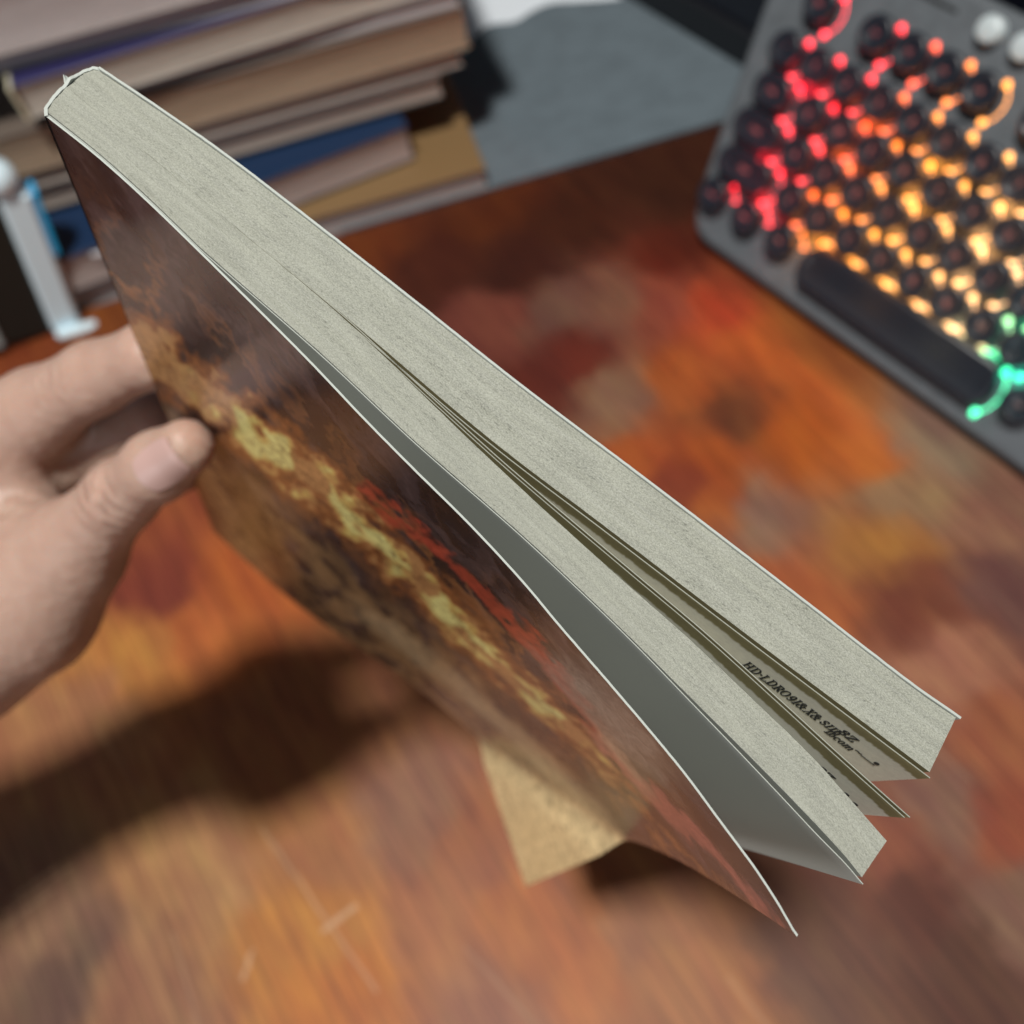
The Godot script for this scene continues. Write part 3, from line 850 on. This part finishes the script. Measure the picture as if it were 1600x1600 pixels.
func build_book() -> void:
	var o := thing("paperback", book_at)
	tag(o, "worn paperback with a fiery painted cover held open edge-on over the table", "book")
	var cut := mat(Color.WHITE, 0.95)
	cut.albedo_texture = edge_texture()
	cut.uv1_scale = Vector3(1, 1, 1)
	var cut_b := cut.duplicate()
	cut_b.uv1_offset = Vector3(0.37, 0.2, 0)
	var leaf_a := mat(Color.WHITE, 0.9)
	leaf_a.albedo_texture = paper_texture(2.6)
	var leaf_b := mat(Color.WHITE, 0.9)
	leaf_b.albedo_texture = paper_texture(3.3)
	var fly := mat(lin(0.42, 0.44, 0.40), 0.9)
	var card := mat(lin(0.44, 0.47, 0.44), 0.8)
	var slab := func(called: String, fa: Callable, sa: float, fb: Callable, sb: float, xa: float, xb: float, m0: Material, m1: Material, r: float) -> MeshInstance3D:
		var mesh := page_slab(fa, sa, fb, sb, xa, xb, r)
		mesh.surface_set_material(0, m0)
		mesh.surface_set_material(1, m1)
		return part(called, mesh, null, o)
	# the gatherings: behind the gap, in front of the gap, and the single leaves standing in it
	slab.call("page_block", right_y, 0.47, func(x: float) -> float: return back_y(x) - 0.34, 1.0, 130.2, 129.6, cut, leaf_a, 0.07)
	slab.call("page_block", func(x: float) -> float: return left_y(x) + 0.14, 0.015, left_top_y, 0.40, 129.7, 130.0, cut_b, fly, 0.07)
	var leaf_1: Node3D = slab.call("page", func(x: float) -> float: return right_y(x) - (0.42 + 0.0015 * x) * parting(x), 0.455, func(x: float) -> float: return right_y(x) - (0.30 + 0.0015 * x) * parting(x), 0.462, 130.6, 130.6, cut, leaf_a, 0.0)
	slab.call("page", func(x: float) -> float: return leaf_y(x), 0.42, func(x: float) -> float: return leaf_y(x) + 0.12 * parting(x), 0.43, 130.9, 130.9, cut, leaf_a, 0.0)
	var leaf_2: Node3D = slab.call("page", func(x: float) -> float: return leaf_y(x) - (0.30 + 0.001 * x) * parting(x), 0.405, func(x: float) -> float: return leaf_y(x) - (0.2 + 0.001 * x) * parting(x), 0.412, 130.4, 130.4, cut, leaf_b, 0.0)
	var endpaper: Node3D = slab.call("page", func(x: float) -> float: return left_y(x) - 0.10 - 0.6 * smoothstep(90.0, 128.0, x) * (1.0 - 0.6 * smoothstep(122.0, 131.0, x)), 0.0, func(x: float) -> float: return left_y(x) - 0.6 * smoothstep(90.0, 128.0, x) * (1.0 - 0.6 * smoothstep(122.0, 131.0, x)), 0.01, 130.2, 130.2, fly, fly, 0.0)
	endpaper.set_meta("label", "plain pale front leaf facing the open cover")
	# covers
	var art := mat(Color.WHITE, 0.6, 0.0, 0.2)
	art.albedo_texture = print_texture()
	art.clearcoat_enabled = true
	art.clearcoat = 0.6
	art.clearcoat_roughness = 0.12
	art.normal_enabled = true
	art.normal_texture = noise_map(0.03, 3, 256, 2.0, 17)
	art.normal_scale = 0.25
	var st := begin()
	sheet(st, 110, 110, func(u: float, v: float) -> Vector3: return cover_point(u * 127.0, v * 184.6), 1)
	var mesh := done(st)
	st = begin()
	sheet(st, 110, 110, func(u: float, v: float) -> Vector3: return cover_point(u * 127.0, v * 184.6, -0.26), 1)
	for e in [0.0, 1.0]:
		sheet(st, 160, 1, func(u: float, v: float) -> Vector3: return cover_point(u * 127.0, e * 184.6, -0.26 * v) + Vector3(0, 0, (0.05 * MM * noise_c.get_noise_2d(u * 90.0, 2.0)) if e == 0.0 else 0.0), 2 + int(e))
		sheet(st, 110, 1, func(u: float, v: float) -> Vector3: return cover_point(e * 127.0, u * 184.6, -0.26 * v), 4 + int(e))
	st.generate_normals()
	mesh = st.commit(mesh)
	mesh.surface_set_material(0, art)
	mesh.surface_set_material(1, card)
	var fc := part("front_cover", mesh, null, o)
	fc.set_meta("label", "painted front cover in smoke, fire yellow and red, its lower corner bent")
	st = begin()
	var back := func(u: float, z: float, t: float) -> Vector3: return Vector3(u * 130.4 - 0.4, back_y(u * 130.4) + t, -z) * MM
	for t in [-0.30, 0.0]: sheet(st, 90, 10, func(u: float, v: float) -> Vector3: return back.call(u, v * 184.6 - 0.35, t), 1 if t < 0 else 2)
	for e in [0.0, 1.0]:
		sheet(st, 160, 1, func(u: float, v: float) -> Vector3: return back.call(u, e * 184.6 - 0.35, -0.30 * v) + Vector3(0, 0, 0.06 * MM * noise_c.get_noise_2d(u * 80.0, 5.0)), 3 + int(e))
		sheet(st, 10, 1, func(u: float, v: float) -> Vector3: return back.call(e, u * 184.6 - 0.35, -0.30 * v), 5 + int(e))
	part("back_cover", done(st), card, o)
	# the spine, its torn head showing white card
	st = begin()
	var sp := [Vector2(0.1, -4.45), Vector2(-0.75, -3.7), Vector2(-1.25, -2.2), Vector2(-1.55, -0.4), Vector2(-1.7, 1.6), Vector2(-1.6, 3.4), Vector2(-1.1, 4.7), Vector2(-0.2, 5.25)]
	var spine := func(u: float, z: float, t: float) -> Vector3:
		var f := u * (sp.size() - 1)
		var i := mini(int(f), sp.size() - 2)
		var p: Vector2 = (sp[i] as Vector2).lerp(sp[i + 1], f - i)
		var n := (Vector2(3.0, 0.4) - p).normalized() * t
		return Vector3(p.x + n.x, p.y + n.y, -z) * MM
	var torn := func(u: float) -> float: return -0.10 - 0.14 * noise_b.get_noise_2d(u * 9.0, 1.0) - 0.35 * exp(-pow((u - 0.56) / 0.06, 2.0))
	for t in [0.0, 0.42]: sheet(st, 60, 8, func(u: float, v: float) -> Vector3: return spine.call(u, lerpf(torn.call(u), 184.6, v), t), 1 if t == 0.0 else 2)
	sheet(st, 60, 1, func(u: float, v: float) -> Vector3: return spine.call(u, torn.call(u), 0.42 * v), 3)
	sheet(st, 60, 1, func(u: float, v: float) -> Vector3: return spine.call(u, 184.6, 0.42 * v), 4)
	part("spine", done(st), card, o)
	st = begin()
	sheet(st, 8, 8, func(u: float, v: float) -> Vector3:
		var w := (1.0 - 0.65 * v) * 1.0
		return Vector3(-1.55 - 0.8 * v, 0.9 + (u - 0.5) * w + 0.35 * v, 0.1 + 0.25 * v + 0.2 * sin(u * 5.0) * v) * MM, 1)
	part("torn_scrap", done(st), card, o)
	# print on the two leaves in the gap: set flat on the paper, read from the spine outwards
	var ink := mat(lin(0.022, 0.026, 0.028), 0.8)
	var font := SystemFont.new()
	font.font_names = PackedStringArray(["Droid Serif"])
	font.font_weight = 700
	var lines := [[leaf_1, "HD·LDRO9I&X&", 107.3, 6.6, 3.9, 0.0, 0.36], [leaf_1, "SIIb", 118.9, 6.5, 3.2, 0.0, 0.42], [leaf_1, "8Z", 120.9, 5.1, 3.2, 0.0, 0.6], [leaf_1, "lbcom", 120.6, 8.3, 3.0, 0.0, 0.42], [leaf_1, "~—", 124.4, 7.6, 3.4, 0.0, 0.6], [leaf_1, "•", 126.9, 6.9, 3.4, 0.0, 0.6],
		[leaf_2, "8Z", 121.6, 7.3, 3.4, 1.0, 0.6], [leaf_2, "•", 126.2, 8.2, 3.4, 1.0, 0.7], [leaf_2, "•", 127.9, 9.0, 4.4, 1.0, 0.6], [leaf_2, "•", 127.4, 14.6, 3.4, 1.0, 0.6]]
	for l in lines:
		var t := TextMesh.new()
		t.font = font
		t.text = l[1]
		t.font_size = 24
		t.pixel_size = l[4] * MM / 24.0
		t.depth = 0.00003
		t.curve_step = 2.0
		t.horizontal_alignment = HORIZONTAL_ALIGNMENT_LEFT
		var y_at := func(x: float, z: float) -> float:
			if l[5] == 0.0: return closing(right_y(x) - (0.42 + 0.0015 * x) * parting(x), 0.455, x, z)
			return closing(leaf_y(x) - (0.30 + 0.001 * x) * parting(x), 0.405, x, z)
		var p := Vector3(l[2], y_at.call(l[2], l[3]), -l[3])
		var ux := (Vector3(l[2] + 8.0, y_at.call(l[2] + 8.0, l[3]), -l[3]) - p).normalized()
		var uz := (Vector3(l[2], y_at.call(l[2], l[3] - 3.0), -l[3] + 3.0) - p).normalized()
		var n := ux.cross(uz).normalized()
		if n.y > 0: n = -n
		part("printed_text", t, ink, l[0], Transform3D(Basis(ux * l[6], uz, n), (p + n * 0.07) * MM))


# ---------------------------------------------------------------- the person: a hand and forearm as one surface

var bone_a := PackedVector3Array()
var bone_b := PackedVector3Array()
var bone_ra := PackedFloat32Array()
var bone_rb := PackedFloat32Array()
var bone_k := PackedFloat32Array()


var creases := []


func bone(a: Vector3, b: Vector3, ra: float, rb: float, k := 0.004) -> void:
	bone_a.append(a); bone_b.append(b); bone_ra.append(ra); bone_rb.append(rb); bone_k.append(k)


func flesh(p: Vector3) -> float:
	var d := 1.0
	for i in bone_a.size():
		var a := bone_a[i]
		var ab := bone_b[i] - a
		var t := clampf((p - a).dot(ab) / ab.length_squared(), 0.0, 1.0)
		var e := p.distance_to(a + ab * t) - lerpf(bone_ra[i], bone_rb[i], t)
		var k := bone_k[i]
		var h := maxf(k - absf(d - e), 0.0) / k
		d = minf(d, e) - h * h * k * 0.25
	# folds of skin over the joints
	for c in creases:
		var q: Vector3 = p - c[0]
		var r2: float = q.length_squared() / (c[2] * c[2])
		if r2 < 4.0: d += c[3] * exp(-r2) * cos(q.dot(c[1]) * c[4])
	return d


func surface_nets(lo: Vector3, hi: Vector3, c: float) -> ArrayMesh:
	var n := Vector3i(((hi - lo) / c).ceil())
	var nx := n.x + 1
	var ny := n.y + 1
	var nz := n.z + 1
	var f := PackedFloat32Array()
	f.resize(nx * ny * nz)
	f.fill(1.0)
	# field only in blocks near the surface
	var B := 6
	for bz in range(0, nz, B):
		for by in range(0, ny, B):
			for bx in range(0, nx, B):
				var mid := lo + Vector3(bx + B * 0.5, by + B * 0.5, bz + B * 0.5) * c
				var d0 := flesh(mid)
				if absf(d0) > B * c * 0.95:
					if d0 < 0:
						for z in range(bz, mini(bz + B, nz)):
							for y in range(by, mini(by + B, ny)):
								for x in range(bx, mini(bx + B, nx)): f[(z * ny + y) * nx + x] = -1.0
					continue
				for z in range(bz, mini(bz + B, nz)):
					for y in range(by, mini(by + B, ny)):
						for x in range(bx, mini(bx + B, nx)):
							f[(z * ny + y) * nx + x] = flesh(lo + Vector3(x, y, z) * c)
	var ids := {}
	var verts := PackedVector3Array()
	var off := [0, 1, nx, nx + 1, nx * ny, nx * ny + 1, nx * ny + nx, nx * ny + nx + 1]
	var corner := [Vector3(0, 0, 0), Vector3(1, 0, 0), Vector3(0, 1, 0), Vector3(1, 1, 0), Vector3(0, 0, 1), Vector3(1, 0, 1), Vector3(0, 1, 1), Vector3(1, 1, 1)]
	var edges := [[0, 1], [2, 3], [4, 5], [6, 7], [0, 2], [1, 3], [4, 6], [5, 7], [0, 4], [1, 5], [2, 6], [3, 7]]
	for z in n.z:
		for y in n.y:
			for x in n.x:
				var at := (z * ny + y) * nx + x
				var s := 0
				for k in 8:
					if f[at + off[k]] < 0: s += 1
				if s == 0 or s == 8: continue
				var sum := Vector3.ZERO
				var m := 0
				for e in edges:
					var a := f[at + off[e[0]]]
					var b := f[at + off[e[1]]]
					if (a < 0) != (b < 0):
						sum += (corner[e[0]] as Vector3).lerp(corner[e[1]], a / (a - b))
						m += 1
				ids[at] = verts.size()
				verts.append(lo + (Vector3(x, y, z) + sum / m) * c)
	var idx := PackedInt32Array()
	for at in ids:
		var x: int = at % nx
		var y: int = (at / nx) % ny
		var z: int = at / (nx * ny)
		if x == 0 or y == 0 or z == 0: continue
		for ax in 3:
			var step: int = [1, nx, nx * ny][ax]
			var fa := f[at]
			var fb := f[at + step]
			if (fa < 0) == (fb < 0): continue
			var o1: int = [nx, nx * ny, 1][ax]
			var o2: int = [nx * ny, 1, nx][ax]
			if not (ids.has(at - o1) and ids.has(at - o2) and ids.has(at - o1 - o2)): continue
			var q := [ids[at], ids[at - o1], ids[at - o1 - o2], ids[at - o2]]
			if fa < 0: q.reverse()
			for k in [0, 1, 2, 0, 2, 3]: idx.append(q[k])
	var norm := PackedVector3Array()
	norm.resize(verts.size())
	for i in verts.size():
		var p := verts[i]
		var h := 0.0006
		var d := flesh(p)
		norm[i] = Vector3(flesh(p + Vector3(h, 0, 0)) - d, flesh(p + Vector3(0, h, 0)) - d, flesh(p + Vector3(0, 0, h)) - d).normalized()
	var arrays := []
	arrays.resize(Mesh.ARRAY_MAX)
	arrays[Mesh.ARRAY_VERTEX] = verts
	arrays[Mesh.ARRAY_NORMAL] = norm
	arrays[Mesh.ARRAY_INDEX] = idx
	var out := ArrayMesh.new()
	out.add_surface_from_arrays(Mesh.PRIMITIVE_TRIANGLES, arrays)
	return out


func in_book(x: float, y: float, z: float) -> Vector3:
	return book_at * (Vector3(x, y, -z) * MM)


func build_person() -> void:
	# thumb, on the front cover
	var t0 := in_book(14.5, -10.2, 76.5)
	var t1 := in_book(10.5, -15.2, 84.5)
	var t2 := Vector3(-0.0655, 0.2640, -0.1270)
	var t3 := Vector3(-0.0850, 0.2462, -0.1289)
	var t4 := Vector3(-0.1023, 0.2354, -0.1276)
	var t5 := Vector3(-0.1248, 0.2277, -0.1303)
	bone(t0, t1, 0.0054, 0.0066, 0.003)
	bone(t1, t2, 0.0066, 0.0070, 0.003)
	bone(t2, t3, 0.0069, 0.0108, 0.004)
	bone(t3, t4, 0.0108, 0.0160, 0.006)
	bone(t4, t5, 0.0160, 0.0220, 0.010)
	# index finger, round the spine to the back cover
	var i0 := Vector3(-0.0500, 0.2808, -0.1455)
	var i1 := Vector3(-0.0652, 0.2717, -0.1523)
	var i2 := Vector3(-0.0828, 0.2612, -0.1577)
	var i3 := Vector3(-0.0976, 0.2526, -0.1601)
	var i4 := Vector3(-0.1185, 0.2429, -0.1610)
	bone(in_book(17.0, 15.2, 90.0), in_book(3.0, 12.5, 84.0), 0.0058, 0.0064, 0.003)
	bone(in_book(3.0, 12.5, 84.0), i0, 0.0064, 0.0064, 0.003)
	bone(i0, i1, 0.0064, 0.0074, 0.003)
	bone(i1, i2, 0.0074, 0.0088, 0.003)
	bone(i2, i3, 0.0088, 0.0116, 0.004)
	bone(i3, i4, 0.0116, 0.0165, 0.008)
	# the other fingers, lower down the spine
	var down := -book_at.basis.z
	for k in 3:
		var drop := down * (0.0265 + 0.0165 * k)
		var r := [0.0064, 0.0061, 0.0053][k] as float
		var back := Vector3(-0.003, -0.002, 0.001) * k
		bone(in_book(18.0 - 4.0 * k, 15.2, 90.0) + drop, in_book(2.0, 12.5, 88.0) + drop, r * 0.9, r, 0.003)
		bone(in_book(2.0, 12.5, 88.0) + drop, Vector3(-0.0535, 0.2785, -0.1440) + drop, r, r, 0.003)
		bone(Vector3(-0.0535, 0.2785, -0.1440) + drop, Vector3(-0.0760, 0.2660, -0.1530) + drop * 0.9 + back, r, r * 1.2, 0.003)
		bone(Vector3(-0.0760, 0.2660, -0.1530) + drop * 0.9 + back, Vector3(-0.112, 0.2440, -0.1590) + drop * 0.75 + back, r * 1.25, r * 2.0, 0.007)
	# palm, wrist, forearm
	var palm := Vector3(-0.1270, 0.2300, -0.1480)
	var wrist := Vector3(-0.1640, 0.2230, -0.1450)
	bone(i4, palm, 0.0170, 0.0220, 0.010)
	bone(t5, palm, 0.0215, 0.0220, 0.010)
	bone(Vector3(-0.118, 0.222, -0.160), palm, 0.016, 0.020, 0.010)
	bone(palm, wrist, 0.0240, 0.0235, 0.014)
	bone(wrist, Vector3(-0.24, 0.212, -0.128), 0.0235, 0.028, 0.014)
	bone(Vector3(-0.24, 0.212, -0.128), Vector3(-0.40, 0.205, -0.122), 0.028, 0.036, 0.014)
	# the web of skin between thumb and index
	bone(Vector3(-0.0960, 0.2440, -0.1440), Vector3(-0.118, 0.236, -0.146), 0.0075, 0.014, 0.010)
	var up := Vector3(-0.3, 0.9, 0.25)
	creases = [[t2 + up * 0.006, (t1 - t3).normalized(), 0.0065, 0.00042, 2300.0], [i1 + up * 0.008 + Vector3(-0.008, 0, 0), (i0 - i3).normalized(), 0.006, 0.00035, 2000.0],
		[Vector3(-0.098, 0.247, -0.138), Vector3(-0.5, 0.3, 0.8).normalized(), 0.009, 0.0006, 1300.0], [i3 + up * 0.012, Vector3(-0.6, -0.2, 0.7).normalized(), 0.010, 0.0005, 1100.0]]
	var mesh := surface_nets(Vector3(-0.40, 0.150, -0.200), Vector3(-0.015, 0.298, -0.060), 0.0021)
	var skin := mat(lin(0.45, 0.300, 0.240), 0.46, 0.0, 0.4)
	skin.albedo_texture = painted(256, 256, func(u: float, v: float) -> Color:
		var a := noise_a.get_noise_2d(u * 9.0, v * 9.0)
		var b := noise_c.get_noise_2d(u * 70.0, v * 70.0)
		return Color(0.95 + 0.05 * a + 0.03 * b, 0.93 + 0.11 * a + 0.04 * b, 0.92 + 0.13 * a + 0.05 * b))
	skin.uv1_triplanar = true
	skin.uv1_scale = Vector3(18, 18, 18)
	skin.normal_enabled = true
	skin.normal_texture = noise_map(0.05, 4, 256, 4.0, 31)
	skin.normal_scale = 0.35
	skin.subsurf_scatter_enabled = true
	skin.subsurf_scatter_strength = 0.25
	var o := part("person", mesh, skin, self)
	tag(o, "bare hand and forearm gripping the paperback by its spine, thumb on the cover", "person")
	# thumbnail: a thin shield laid on the thumb's back
	var axis := (t0 - t1).normalized()
	var outward := (Vector3(-0.03, 0.4367, -0.01) - t0).normalized()
	outward = (outward - axis * outward.dot(axis)).normalized().rotated(axis, 0.15)
	var side := axis.cross(outward)
	var st := begin()
	sheet(st, 14, 14, func(u: float, v: float) -> Vector3:
		# a disc of cells squeezed into the nail's rounded outline
		var q := Vector2(u * 2.0 - 1.0, v * 2.0 - 1.0)
		var e := Vector2(q.x * sqrt(1.0 - 0.30 * q.y * q.y), q.y * sqrt(1.0 - 0.22 * q.x * q.x))
		var p := t1.lerp(t0, 0.72) + axis * (e.y * 0.0052) + side * (e.x * 0.0043)
		var hi := 0.014
		var lo := 0.0
		for i in 14:
			var m := (hi + lo) / 2.0
			if flesh(p + outward * m) > 0.0: hi = m
			else: lo = m
		return p + outward * (hi + 0.00022), 1)
	part("thumbnail", done(st), mat(lin(0.47, 0.305, 0.275), 0.34), o)
